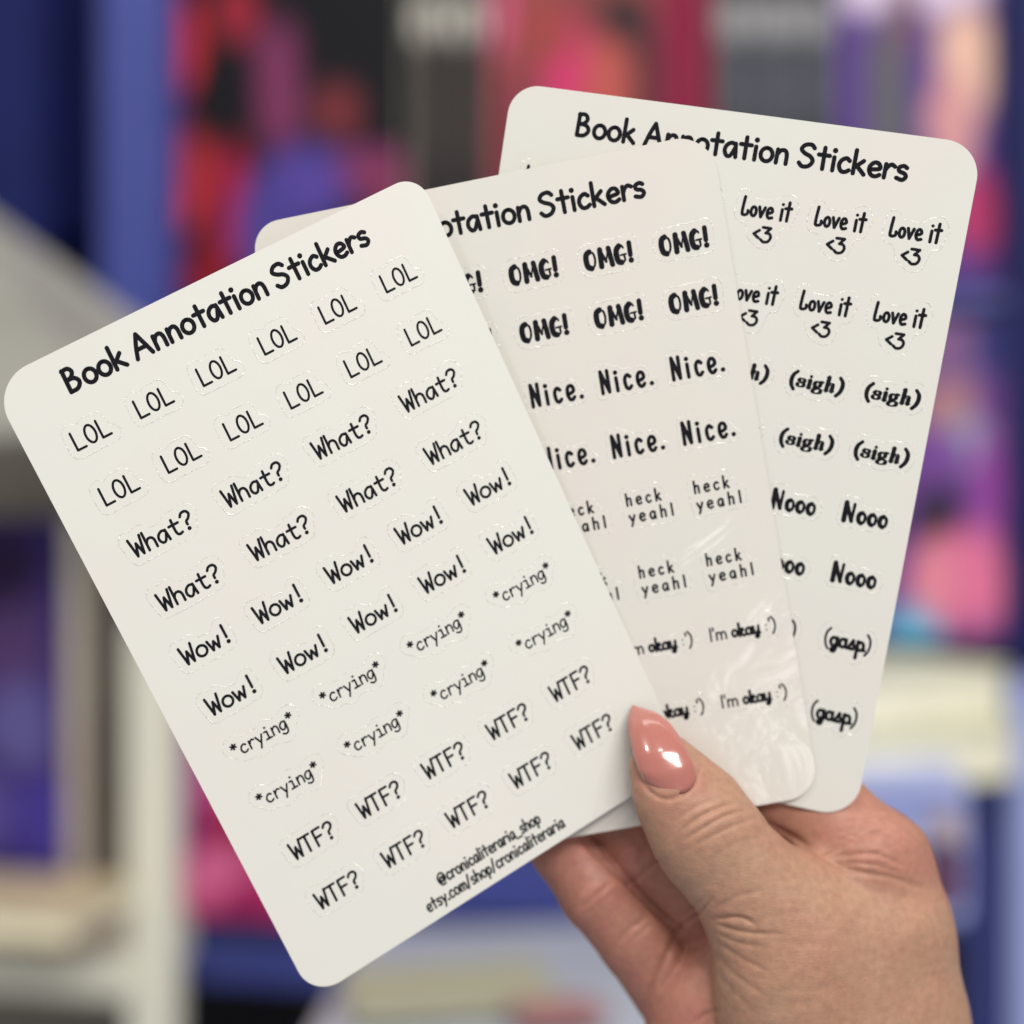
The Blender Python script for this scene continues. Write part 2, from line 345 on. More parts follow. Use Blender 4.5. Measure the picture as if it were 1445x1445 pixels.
NARROW = variant(N=(.5, [s((.08, 0), (.1, 1.0), (.4, .02), (.42, 1.0))]), i=(.22, [s((.1, .6), (.1, 0)), d(.1, .84)]),
                 c=(.42, [c((.34, .54), (.22, .64), (.1, .52), (.07, .3), (.12, .06), (.24, .0), (.35, .1))]),
                 e=(.42, [c((.08, .28), (.22, .3), (.36, .4), (.32, .6), (.18, .64), (.08, .5), (.06, .24), (.14, .03), (.26, .0), (.36, .1))]))
NARROW['.'] = (.2, [d(.08, .05)])
MONO = variant(L=(.62, [s((.1, .98), (.1, .02), (.54, .02))]), O=(.62, [ell(.31, .5, .245, .48)]),
               W=(.62, [s((.01, .98), (.15, .0), (.31, .66), (.47, 0), (.61, .98))]), w=(.62, [s((.02, .58), (.16, 0), (.31, .44), (.46, 0), (.6, .58))]),
               T=(.62, [s((.05, .95), (.57, .95)), s((.31, .95), (.31, 0))]), F=(.62, [s((.56, .96), (.14, .96), (.14, 0)), s((.14, .5), (.5, .5))]),
               t=(.62, [c((.28, .88), (.27, .3), (.32, .06), (.44, .0), (.56, .04)), s((.06, .6), (.54, .6))]),
               h=(.62, [s((.1, 1.0), (.1, 0)), c((.1, .36), (.22, .56), (.4, .57), (.51, .4), (.52, 0))]),
               i=(.62, [s((.14, .57), (.33, .57), (.33, .02)), s((.12, .01), (.54, .01)), d(.31, .86)]))
HECK = variant(h=(.5, [s((.08, 1.0), (.08, 0)), c((.08, .42), (.2, .6), (.36, .56), (.38, .36), (.38, 0))]),
               e=(.48, [c((.08, .28), (.24, .32), (.4, .38), (.34, .58), (.2, .6), (.08, .46), (.06, .22), (.16, .03), (.28, .0), (.4, .08))]),
               c=(.44, [c((.36, .52), (.24, .6), (.1, .48), (.06, .26), (.14, .04), (.26, .0), (.38, .1))]),
               y=(.46, [s((.05, .57), (.24, .06)), s((.42, .57), (.14, -.3))]),
               a=(.5, [c((.38, .52), (.24, .6), (.09, .46), (.06, .22), (.16, .02), (.28, .06), (.39, .36)), s((.39, .56), (.41, 0))]))
HECK['!'] = (.2, [s((.1, .98), (.1, .0))])
HECK['k'] = (.48, [s((.1, 1.0), (.09, 0)), s((.38, .56), (.12, .26)), s((.18, .34), (.42, 0))])
SCRIPT = variant(o=(.5, [ell(.25, .29, .17, .25)]), k=(.52, [s((.1, 1.0), (.09, 0)), c((.12, .3), (.3, .58), (.36, .42), (.14, .3)), c((.18, .32), (.34, .02), (.5, .04))]),
                 a=(.54, [ell(.24, .28, .18, .26), c((.42, .54), (.43, .1), (.54, .02))]),
                 y=(.54, [c((.06, .55), (.12, .12), (.3, .04), (.42, .3)), c((.44, .55), (.42, 0), (.34, -.32), (.18, -.26), (.3, -.06), (.5, .02))]),
                 g=(.54, [ell(.24, .28, .18, .26), c((.43, .55), (.42, 0), (.32, -.34), (.14, -.28), (.26, -.06), (.52, .06))]),
                 s=(.46, [c((.04, .04), (.22, .4), (.3, .58), (.3, .4), (.4, .2), (.32, .02), (.1, .04))]),
                 p=(.56, [s((.12, .56), (.1, -.5)), ell(.3, .28, .18, .26), c((.44, .1), (.5, .05), (.56, .06))]), I=(.26, [s((.12, 1.0), (.1, 0))]))
SCRIPT[':'] = (.34, [d(.16, .12, .7), d(.16, .5, .7)])
SERIF = variant(s=(.5, [c((.4, .44), (.36, .56), (.2, .6), (.1, .46), (.2, .34), (.38, .24), (.38, .08), (.22, 0), (.08, .08), (.05, .16))]),
                i=(.34, [s((.16, .56), (.16, .03)), s((.04, .56), (.16, .56)), s((.04, .02), (.3, .02)), d(.16, .86, .62)]),
                g=(.56, [ell(.22, .36, .16, .2), c((.3, .52), (.42, .6), (.5, .56)), c((.14, .18), (.1, .08), (.28, .06), (.46, -.02), (.44, -.22), (.22, -.3), (.04, -.2), (.1, -.04), (.22, .04))]),
                h=(.66, [s((.16, 1.0), (.16, .03)), s((.04, 1.0), (.16, 1.0)), s((.04, .02), (.28, .02)), c((.16, .38), (.28, .56), (.42, .56), (.46, .36), (.46, .03)), s((.38, .02), (.6, .02))]))
HEAVY = variant(N=(.68, [T(s((.1, .0), (.12, 1.0)), 1), T(s((.12, 1.0), (.48, .02)), .8), T(s((.48, .02), (.52, .98)), .62)]), o=(.5, [T(c((.25, .57), (.12, .48), (.08, .28), (.13, .08), (.25, .0)), .9), T(c((.25, .57), (.38, .48), (.41, .28), (.37, .08), (.25, .0)), .62)]))
LOVE = variant(L=(.54, [c((.16, 1.0), (.11, .5), (.1, .1), (.18, .02), (.34, .03), (.47, .12), (.46, .27))]), t=(.42, [s((.24, 1.0), (.2, .0)), s((.02, .66), (.42, .68))]),
               o=(.48, [ell(.24, .27, .17, .25)]), v=(.46, [s((.04, .55), (.2, .02), (.42, .55))]), e=(.48, [c((.08, .27), (.26, .3), (.4, .38), (.34, .54), (.2, .56), (.08, .4), (.08, .18), (.2, .02), (.42, .06))]))
LOVE['i'] = (.24, [s((.12, .58), (.11, 0)), d(.13, .86, .8)]); LOVE[' '] = (.28, [])
def layout(text, font, size, spacing=0.0, weight=.1, nib=None, mono=None, italic=0.0):
    """-> list of (points array in mm, width array); baseline at y = 0, y up, centred in x"""
    x = 0; out = []
    wf = weight if callable(weight) else (lambda i: weight)
    for i, ch in enumerate(text):
        adv, strokes = font[ch]
        if mono and ch != ' ': off = (mono - adv) / 2; a2 = mono
        else: off = 0; a2 = adv
        wt = wf(i)
        for st in strokes:
            kind, pts = st[0], st[1]; mult = st[2] if kind != 'd' and len(st) > 2 else 1.0
            if kind == 'd': out.append(('d', np.array([(x + off + pts[0][0], pts[0][1])]), np.array([wt * 1.25 * st[2]]))); continue
            runs = [pts] if kind != 's' else [pts[j:j + 2] for j in range(len(pts) - 1)]
            for r in runs:
                q = np.array(cr(r) if kind == 'c' else r, float)
                if kind == 's': q = q[0] + (q[1] - q[0]) * np.linspace(0, 1, 3)[:, None]
                tg = np.gradient(q, axis=0); tg /= np.linalg.norm(tg, axis=1)[:, None] + 1e-9
                if nib: thin, ang = nib; an = np.arctan2(tg[:, 1], tg[:, 0]); wd = wt * (thin + (1 - thin) * np.abs(np.sin(an - math.radians(ang))) ** 1.5)
                else: wd = np.full(len(q), wt)
                q = q.copy(); q[:, 0] += x + off
                out.append(('l', q, wd * mult))
        x += a2 + spacing
    W = x - spacing
    res = []
    for k, q, wd in out:
        q = q.copy(); q[:, 0] += italic * q[:, 1]; q[:, 0] -= W / 2; res.append((k, q * size, wd * size))
    return res, W * size
def fit(text, font, width, cap, **k):
    r, W = layout(text, font, 1.0, **k)
    sx = width / W
    return [(kk, q * np.array([sx, cap]), wd * cap) for kk, q, wd in r]
def shift(r, dx, dy): return [(k, q + np.array([dx, dy]), wd) for k, q, wd in r]
def strokes_mesh(r):
    """flat printed strokes with round ends: vertices (x, y, layer) and faces"""
    V = []; Fc = []
    for li, (k, q, wd) in enumerate(r):
        z = (li % 12) * .0012
        if k == 'd':
            b = len(V); n = 12
            for i in range(n): V.append((q[0, 0] + wd[0] / 2 * math.cos(2 * math.pi * i / n), q[0, 1] + wd[0] / 2 * math.sin(2 * math.pi * i / n), z))
            Fc.append(tuple(range(b, b + n))); continue
        tg = np.gradient(q, axis=0); tg /= np.linalg.norm(tg, axis=1)[:, None] + 1e-9
        nr = np.c_[-tg[:, 1], tg[:, 0]]
        b = len(V)
        for p, n_, ww in zip(q, nr, wd):
            V.append((*(p + n_ * ww / 2), z)); V.append((*(p - n_ * ww / 2), z))
        for i in range(len(q) - 1): Fc.append((b + 2 * i, b + 2 * i + 1, b + 2 * i + 3, b + 2 * i + 2))
        for e, sg in ((0, -1), (len(q) - 1, 1)):
            b2 = len(V); a0 = math.atan2(nr[e, 1], nr[e, 0])
            for i in range(8):
                an = a0 - sg * math.pi * i / 7
                V.append((q[e, 0] + wd[e] / 2 * math.cos(an), q[e, 1] + wd[e] / 2 * math.sin(an), z))
            Fc.append(tuple(range(b2, b2 + 8)) if sg < 0 else tuple(range(b2 + 7, b2 - 1, -1)))
    return V, Fc
def outline(r, rad, n=44):
    """upper and lower cut line keeping `rad` away from the lettering"""
    pts = np.concatenate([q for k, q, wd in r])
    x0, x1 = pts[:, 0].min() - rad, pts[:, 0].max() + rad
    t = (1 - np.cos(np.linspace(0, math.pi, n))) / 2
    t = .35 * t + .65 * np.linspace(0, 1, n)
    xs = x0 + (x1 - x0) * t; up = []; dn = []
    for x in xs:
        dx = np.abs(pts[:, 0] - x); m = dx < rad * .9999
        if not m.any(): m = dx < np.abs(dx).min() + .01
        h = np.sqrt(np.maximum(rad ** 2 - dx[m] ** 2, 0))
        up.append((pts[m, 1] + h).max()); dn.append((pts[m, 1] - h).min())
    ker = np.array([1, 2, 1]) / 4
    for _ in range(2):
        up[1:-1] = np.convolve(up, ker, 'valid'); dn[1:-1] = np.convolve(dn, ker, 'valid')
    return xs, np.array(up), np.array(dn)
PROF = ((0, 0), (.09, .034), (.18, .006))      # inset, height: a fine lip left by the cutting blade
def sticker_mesh(xs, up, dn):
    """thin kiss-cut sticker: flat face inside a fine raised cut lip (first material = lip, second = face)"""
    V = []; Fc = []; Mi = []; xc = (xs[0] + xs[-1]) / 2; hx = (xs[-1] - xs[0]) / 2; K = 2 * len(PROF)
    LIP = (.06, .1, .2, .3, .8, 1.2, 1.7); hu, hl = .2, .8
    for x, u, l in zip(xs, up, dn):
        mid = (u + l) / 2; col = []; low = []
        if random.random() < .34: hu = random.choice(LIP)
        if random.random() < .34: hl = random.choice(LIP)
        for ins, h in PROF:
            xi = xc + (x - xc) * (hx - ins) / hx; col.append((xi, max(u - ins, mid + .01), h * (hu if h > .01 else 1))); low.append((xi, min(l + ins, mid - .01), h * (hl if h > .01 else 1)))
        V += col + low[::-1]
    for i in range(len(xs) - 1):
        for j in range(K - 1): Fc.append((K * i + j, K * i + j + 1, K * i + j + K + 1, K * i + j + K)); Mi.append(1 if j == K // 2 - 1 else 0)
    for e in (0, K * (len(xs) - 1)):
        for j in range(K // 2 - 1): Fc.append((e + j, e + j + 1, e + K - 2 - j, e + K - 1 - j)); Mi.append(0)
    return V, Fc, Mi

# ------------------------------------------------------------------ paper materials
def paper_mat(name, col, crinkle, coat):
    m = mat(name, col, .42); nt = m.node_tree; L = nt.links; b = nt.nodes['Principled BSDF']
    b.inputs['Coat Weight'].default_value = coat; b.inputs['Coat Roughness'].default_value = .09
    tc = N(m, 'ShaderNodeTexCoord')
    n1 = N(m, 'ShaderNodeTexNoise'); n1.inputs['Scale'].default_value = 2600; n1.inputs['Detail'].default_value = 3
    n2 = N(m, 'ShaderNodeTexNoise'); n2.inputs['Scale'].default_value = 120; n2.inputs['Detail'].default_value = 3
    n3 = N(m, 'ShaderNodeTexNoise'); n3.inputs['Scale'].default_value = 35; n3.inputs['Detail'].default_value = 2
    for n in (n1, n2, n3): L.new(tc.outputs['Object'], n.inputs['Vector'])
    b1 = N(m, 'ShaderNodeBump'); b1.inputs['Strength'].default_value = .25; b1.inputs['Distance'].default_value = .00002
    b2 = N(m, 'ShaderNodeBump'); b2.inputs['Strength'].default_value = .5; b2.inputs['Distance'].default_value = .0001
    L.new(n1.outputs['Fac'], b1.inputs['Height']); L.new(n2.outputs['Fac'], b2.inputs['Height'])
    L.new(b2.outputs['Normal'], b1.inputs['Normal']); L.new(b1.outputs['Normal'], b.inputs['Normal']); 
    n4 = N(m, 'ShaderNodeTexNoise'); n4.inputs['Scale'].default_value = 60; n4.inputs['Detail'].default_value = 3; n4.inputs['Distortion'].default_value = 1.2; L.new(tc.outputs['Object'], n4.inputs['Vector'])
    b4 = N(m, 'ShaderNodeBump'); b4.inputs['Strength'].default_value = 1; b4.inputs['Distance'].default_value = crinkle; L.new(n4.outputs['Fac'], b4.inputs['Height']); L.new(b4.outputs['Normal'], b.inputs['Coat Normal'])
    rmp = N(m, 'ShaderNodeMix', data_type='RGBA')
    rmp.inputs['A'].default_value = (col[0] * 1.0, col[1] * .985, col[2] * .975, 1); rmp.inputs['B'].default_value = (col[0] * .985, col[1] * 1.0, col[2] * .985, 1)
    mr = N(m, 'ShaderNodeMapRange'); mr.inputs['From Min'].default_value = .4; mr.inputs['From Max'].default_value = .6; L.new(n3.outputs['Fac'], mr.inputs['Value'])
    L.new(mr.outputs['Result'], rmp.inputs['Factor']); L.new(rmp.outputs['Result'], b.inputs['Base Color'])
    return m
PAPER = [paper_mat('sticker_paper', (.76, .75, .71, 1), .0001, .06), paper_mat('sticker_paper_warm', (.74, .71, .665, 1), .0004, .42), paper_mat('sticker_paper_light', (.745, .73, .69, 1), .0002, .2)]
INK = add_noise(mat('black_ink', (.008, .008, .012, 1), .6, **{'Specular IOR Level': .12}), 900, .3)
CUT = add_noise(mat('sticker_cut_lip', (.75, .74, .68, 1), .2, **{'Specular IOR Level': 1.0}), 300, .03, 1.6, 1400); CUT.node_tree.nodes['Principled BSDF'].inputs['Coat Weight'].default_value = .8; CUT.node_tree.nodes['Principled BSDF'].inputs['Coat Roughness'].default_value = .08

EDGE = mat('shaded_card_edge', (.42, .40, .37, 1), .7)  # rim greyer than the paper: contact shadow between sheets put into its colour

# ------------------------------------------------------------------ sheets
W_, H_ = 80.0, 117.6
def hom(src, dst):
    A = []
    for (x, y), (u, v) in zip(src, dst):
        A.append([x, y, 1, 0, 0, 0, -u * x, -u * y, -u]); A.append([0, 0, 0, x, y, 1, -v * x, -v * y, -v])
    return np.linalg.svd(np.array(A, float))[2][-1].reshape(3, 3)
class Sheet:
    """a card held in space: millimetres on the card (x right, y down from the upper left corner) -> world"""
    def __init__(self, corners, n, dist, bend):
        n = np.array(n); self.bend = bend
        pw = []
        for (px, py) in corners:
            r = np.array([(px - 722.5) / F, (py - 722.5) / F, 1.0]); pw.append(r * (dist / (n @ r)))
        self.o = pw[0]; self.ex = (pw[1] - pw[0]) / np.linalg.norm(pw[1] - pw[0]); self.n = n
        self.ey = np.cross(n, self.ex); self.ey *= np.sign(self.ey @ (pw[3] - pw[0]))
        loc = [((p - self.o) @ self.ex, (p - self.o) @ self.ey) for p in pw]
        self.H = hom([(0, 0), (W_, 0), (W_, H_), (0, H_)], loc)
        # local frame of the object: X right, Y up the card, Z towards the viewer, in metres
        tow = lambda v: Vector((v[0], v[2], -v[1]))
        X, Y, Z = tow(self.ex), tow(-self.ey), tow(-self.n)
        self.M = Matrix.Translation(tow(self.o) / 1000 + Vector((0, 0, CAMZ))) @ Matrix((X, Y, Z)).transposed().to_4x4()
    def loc(self, x, y, z=0):
        v = self.H @ np.array([x, y, 1.0]); u, w_ = v[0] / v[2], v[1] / v[2]
        return ((u) / 1000, -w_ / 1000, (z + self.bend(x, y)) / 1000)
def rounded(x0, y0, x1, y1, r, n=10):
    p = []
    for cx, cy, a in ((x1 - r, y0 + r, -90), (x1 - r, y1 - r, 0), (x0 + r, y1 - r, 90), (x0 + r, y0 + r, 180)):
        for i in range(n + 1):
            t = math.radians(a + 90 * i / n); p.append((cx + r * math.cos(t), cy + r * math.sin(t)))
    return p
def make_sheet(sh, pm, label, rad, name='sticker_sheet'):
    # grid body trimmed to a rounded rectangle: rows of verts between the rounded left and right outline
    r = 7.0; th = .28; ys = list(np.concatenate([r * (1 - np.cos(np.linspace(0, math.pi / 2, 17))), np.linspace(r, H_ - r, 24)[1:-1], H_ - r * (1 - np.cos(np.linspace(math.pi / 2, 0, 17)))]))
    nx = 20; V = []; Fc = []
    for y in ys:
        def inset(rt, rb):
            q, e = (rt, y) if y < H_ / 2 else (rb, H_ - y)
            return 0 if e >= q else q - math.sqrt(max(q * q - (q - e) ** 2, 0))
        il, ir = inset(rad[0], rad[3]), inset(rad[1], rad[2])
        for i in range(nx + 1):
            V.append((il + (W_ - il - ir) * i / nx, y))
    ny = len(ys); n1 = (nx + 1) * ny
    top = [sh.loc(x, y, 0) for x, y in V]; bot = [sh.loc(x, y, -th) for x, y in V]
    for j in range(ny - 1):
        for i in range(nx):
            a = j * (nx + 1) + i; q = (a, a + nx + 1, a + nx + 2, a + 1); Fc.append(q); Fc.append(tuple(n1 + k for k in reversed(q)))
    rim = [i for i in range(nx + 1)] + [j * (nx + 1) + nx for j in range(1, ny)] + [(ny - 1) * (nx + 1) + i for i in range(nx - 1, -1, -1)] + [j * (nx + 1) for j in range(ny - 2, 0, -1)]
    k2 = 2 * n1; V2 = [top[i] for i in rim] + [bot[i] for i in rim]; m_ = len(rim)
    for i in range(m_): Fc.append((k2 + i, k2 + (i + 1) % m_, k2 + m_ + (i + 1) % m_, k2 + m_ + i))
    root = bpy.data.objects.new(name, None); C.objects.link(root); root.matrix_world = sh.M; root.empty_display_size = .01
    tag(root, label, 'sticker sheet', 'sheets of book annotation stickers fanned out in the hand')
    o = link_mesh('backing_card', top + bot + V2, Fc, pm, root, False)
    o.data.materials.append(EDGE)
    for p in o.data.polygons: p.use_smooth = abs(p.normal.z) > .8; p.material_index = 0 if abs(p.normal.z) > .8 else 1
    return root
def put_text(sh, root, r, cx, cy, name='lettering', label=None, z=.012, parent=None):
    V, Fc = strokes_mesh(r)
    V = [sh.loc(cx + x, cy - y, z + zz) for x, y, zz in V]
    o = link_mesh(name, V, Fc, INK, parent or root)
    if label: o['label'] = label
    return o
def put_sticker(sh, root, r, cx, cy, label, rad=1.55, pm=None):
    xs, up, dn = outline(r, rad)
    V, Fc, Mi = sticker_mesh(xs, up, dn)
    jx, jy = random.uniform(-.12, .12), random.uniform(-.12, .12)
    o = link_mesh('sticker', [sh.loc(cx + jx + x, cy + jy - y, .004 + zz) for x, y, zz in V], Fc, CUT, root)
    o.data.materials.append(root.children[0].data.materials[0]); o.data.polygons.foreach_set('material_index', Mi)
    o['label'] = label
    put_text(sh, root, r, cx, cy, 'lettering', None, .018, o)
S = {}
def bend1(x, y): return .0 + .9 * math.sin(math.pi * x / W_) * .4 * (1 - y / H_)
def bend2(x, y): return .25 * math.sin(math.pi * x / W_) * (1 - y / H_)
S[1] = Sheet([(-14.9, 541.3), (590.1, 243.7), (967.8, 1074.6), (441.4, 1409.8)], (-.1238, -.074, .9895), 269.453, bend1)
S[2] = Sheet([(352, 318.5), (1003.2, 186), (1155.8, 1122), (545, 1226)], (.018, -.107, .9941), 273.583, bend2)
S[3] = Sheet([(722.9, 116.7), (1388, 203.8), (1206, 1156), (589, 1020)], (.0982, -.1195, .988), 276.187, bend2)

TITLE = lambda: fit('Book Annotation Stickers', ST, 56.6, 3.85, weight=.19, spacing=.035)
def centred(r):
    ys = np.concatenate([q[:, 1] for _, q, _ in r]); return r
sh = S[1]; R1 = make_sheet(sh, PAPER[0], 'front sticker sheet at the left, printed LOL, What?, Wow! and WTF?, under the thumb tip', (6.5, 4.6, 6, 5.6))
put_text(sh, R1, TITLE(), 38.8, 7.0, 'title')
def cy(r, y): return y + .5 * (max(q[:, 1].max() for _, q, _ in r) + min(q[:, 1].min() for _, q, _ in r))
for row, y in enumerate((14.2, 24.2)):
    for x in (10.5, 21.9, 33.5, 45.1, 56.8, 68.9):
        r = fit('LOL', MONO, 6.8, 3.1, weight=.135, mono=.66); put_sticker(sh, R1, r, x, cy(r, y), 'sticker printed LOL')
for y in (33.9, 44.0):
    for x in (13.4, 30.7, 48.0, 65.5):
        r = fit('What?', MONO, 11.4, 3.15, weight=.15, mono=.66); put_sticker(sh, R1, r, x, cy(r, y), 'sticker printed What?')
for y in (53.8, 63.5):
    for x in (11.6, 25.6, 39.6, 53.7, 68.0):
        r = fit('Wow!', MONO, 9.4, 3.15, weight=.155, mono=.66); put_sticker(sh, R1, r, x, cy(r, y), 'sticker printed Wow!')
for y in (72.6, 82.4):
    for x in (13.0, 30.4, 48.0, 65.9):
        r = fit('*crying*', MONO, 12.1, 2.4, weight=.14, mono=.62); put_sticker(sh, R1, r, x, cy(r, y), 'sticker printed crying between asterisks')
for y in (92.9, 103.0):
    for x in (12.4, 25.9, 39.2, 52.7, 66.2):
        r = fit('WTF?', MONO, 8.5, 3.1, weight=.15, mono=.66); put_sticker(sh, R1, r, x, cy(r, y), 'sticker printed WTF?')
put_text(sh, R1, fit('@cronicaliteraria_shop', ST, 21.6, 2.25, weight=.17, spacing=.06), 39.4, 112.4, 'footer_line')
put_text(sh, R1, fit('etsy.com/shop/cronicaliteraria', ST, 29.2, 2.25, weight=.17, spacing=.06), 39.3, 115.6, 'footer_line')

sh = S[2]; R2 = make_sheet(sh, PAPER[1], 'middle sticker sheet printed OMG!, Nice., heck yeah! and I\'m okay, tucked behind the front sheet', (5, 6.5, 5.6, 6))
put_text(sh, R2, TITLE(), 39.3, 8.2, 'title')
for y in (16.8, 26.7):
    for x in (33.4, 46.6, 59.6, 72.6):
        r = fit('OMG!', BRUSH, 8.5, 2.9, weight=.34, spacing=.02); put_sticker(sh, R2, r, x, cy(r, y), 'sticker printed OMG!')
for y in (37.7, 49.0):
    for x in (46.6, 58.9, 71.3):
        r = fit('Nice.', NARROW, 9.3, 3.75, weight=.175, spacing=.2); put_sticker(sh, R2, r, x, cy(r, y), 'sticker printed Nice.', 1.2)
for y in (60.4, 73.4):
    for x in (46.8, 58.8, 70.8):
        r = shift(fit('heck', HECK, 6.2, 2.1, weight=.19, spacing=.28), -.6, 1.1) + shift(fit('yeah!', HECK, 7.9, 2.1, weight=.19, spacing=.28), .3, -1.9)
        put_sticker(sh, R2, r, x, cy(r, y), 'sticker printed heck yeah!', 1.2)
for y in (85.3, 97.7):
    for x in (56.5, 71.4):
        r = fit("I'm okay :')", SCRIPT, 11.9, 2.3, weight=lambda i: .22 if 3 < i < 8 else .15, spacing=.0)
        put_sticker(sh, R2, r, x, cy(r, y), "sticker printed I'm okay with a sad smiley", 1.1)

sh = S[3]; R3 = make_sheet(sh, PAPER[2], 'rearmost sticker sheet at the right, printed Love it <3, (sigh), Nooo and (gasp)', (5.2, 6, 6.3, 6))
put_text(sh, R3, TITLE(), 40.7, 7.5, 'title')
for y, cols in ((17.4, (8.9, 21.8, 34.4, 47.0, 59.4, 71.8)), (31.7, (47.1, 59.4, 71.8))):
    for x in cols:
        r = shift(fit('Love it', LOVE, 8.4, 3.1, weight=.18, spacing=.07), 0, .75) + shift(fit('<3', LOVE, 3.3, 2.6, weight=.2, spacing=.02), -.1, -3.3)
        put_sticker(sh, R3, r, x, cy(r, y), 'sticker printed Love it <3', 1.4)
for y in (43.4, 53.5):
    for x in (47.5, 60.3, 73.0):
        r = fit('(sigh)', SERIF, 9.0, 2.35, weight=.32, nib=(.33, 0), spacing=.05, italic=.08); put_sticker(sh, R3, r, x, cy(r, y), 'sticker printed (sigh)', 1.3)
for y in (64.2, 74.9):
    for x in (60.2, 72.4):
        r = fit('Nooo', HEAVY, 7.7, 3.15, weight=.28, spacing=.03); put_sticker(sh, R3, r, x, cy(r, y), 'sticker printed Nooo', 1.3)
for y in (87.0, 100.2):
    for x in (60.4, 73.3):
        r = fit('(gasp)', SCRIPT, 8.0, 2.8, weight=lambda i: .15 if i in (0, 5) else .22, spacing=.0); put_sticker(sh, R3, r, x, cy(r, y), 'sticker printed (gasp)', 1.3)

# ------------------------------------------------------------------ the hand: one implicit surface, meshed
UN = .1273                                    # mm per unit
STEP = 2.3
gx = np.arange(730, 1480, STEP, dtype=np.float32); gy = np.arange(1010, 1620, STEP, dtype=np.float32); gz = np.arange(-140, 235, STEP, dtype=np.float32)
X, Y, Z = np.meshgrid(gx, gy, gz, indexing='ij')
def cap(a, b, ra, rb, fz=1.0):
    """tapered capsule, flattened in depth by fz"""
    ax, ay, az = a; bx, by, bz = b; az_, bz_ = az / fz, bz / fz
    dx, dy, dz = bx - ax, by - ay, bz_ - az_; L2 = dx * dx + dy * dy + dz * dz
    px, py, pz = X - ax, Y - ay, Z / fz - az_
    t = np.clip((px * dx + py * dy + pz * dz) / L2, 0, 1)
    return (np.sqrt((px - t * dx) ** 2 + (py - t * dy) ** 2 + (pz - t * dz) ** 2) - (ra + (rb - ra) * t)) * (fz + 1) / 2
def smin(a, b, k):
    h = np.maximum(k - np.abs(a - b), 0) / k
    return np.minimum(a, b) - h * h * k * .25
def chain(pts, fz=1.0, k=6):
    r = None
    for p, q in zip(pts[:-1], pts[1:]):
        v = cap(p[:3], q[:3], p[3], q[3], fz); r = v if r is None else smin(r, v, k)
    return r
thumb = chain([(921, 1080, -48, 33), (950, 1122, -56, 50), (985, 1165, -52, 64), (1008, 1192, -46, 70), (1058, 1252, -34, 74), (1120, 1330, -12, 98)], .82, 30)
thumb = smin(thumb, cap((952, 1062, -44), (1004, 1118, -48), 22, 30, .82), 30)
thenar = chain([(1110, 1325, -6, 84), (1128, 1400, 10, 118), (1160, 1560, 30, 140)], .9, 20)
back = chain([(1165, 1262, 30, 62), (1244, 1335, 46, 100), (1252, 1450, 55, 112), (1275, 1700, 60, 130)], .9, 30)
index = chain([(1262, 1290, 56, 78), (1228, 1228, 58, 86), (1168, 1158, 78, 66), (1085, 1120, 82, 58), (980, 1085, 90, 54), (900, 1060, 95, 48)], 1.0, 25)
bodyv = smin(smin(thumb, thenar, 60), back, 60)
body2 = smin(bodyv, index, 14)
fa = chain([(765, 1135, 88, 42), (795, 1200, 82, 45), (842, 1264, 70, 50), (900, 1330, 84, 53), (950, 1400, 108, 56)], 1.0, 10)
fb = chain([(840, 1085, 100, 42), (868, 1150, 92, 46), (912, 1205, 84, 50), (978, 1275, 100, 54), (1040, 1350, 120, 60)], 1.0, 10)
palm = chain([(1062, 1345, 120, 92), (1018, 1440, 98, 100), (1030, 1560, 90, 120), (1060, 1700, 80, 140)], .9, 30)
fin = smin(smin(fa, fb, 3), palm, 5)
sdf = smin(body2, fin, 10)
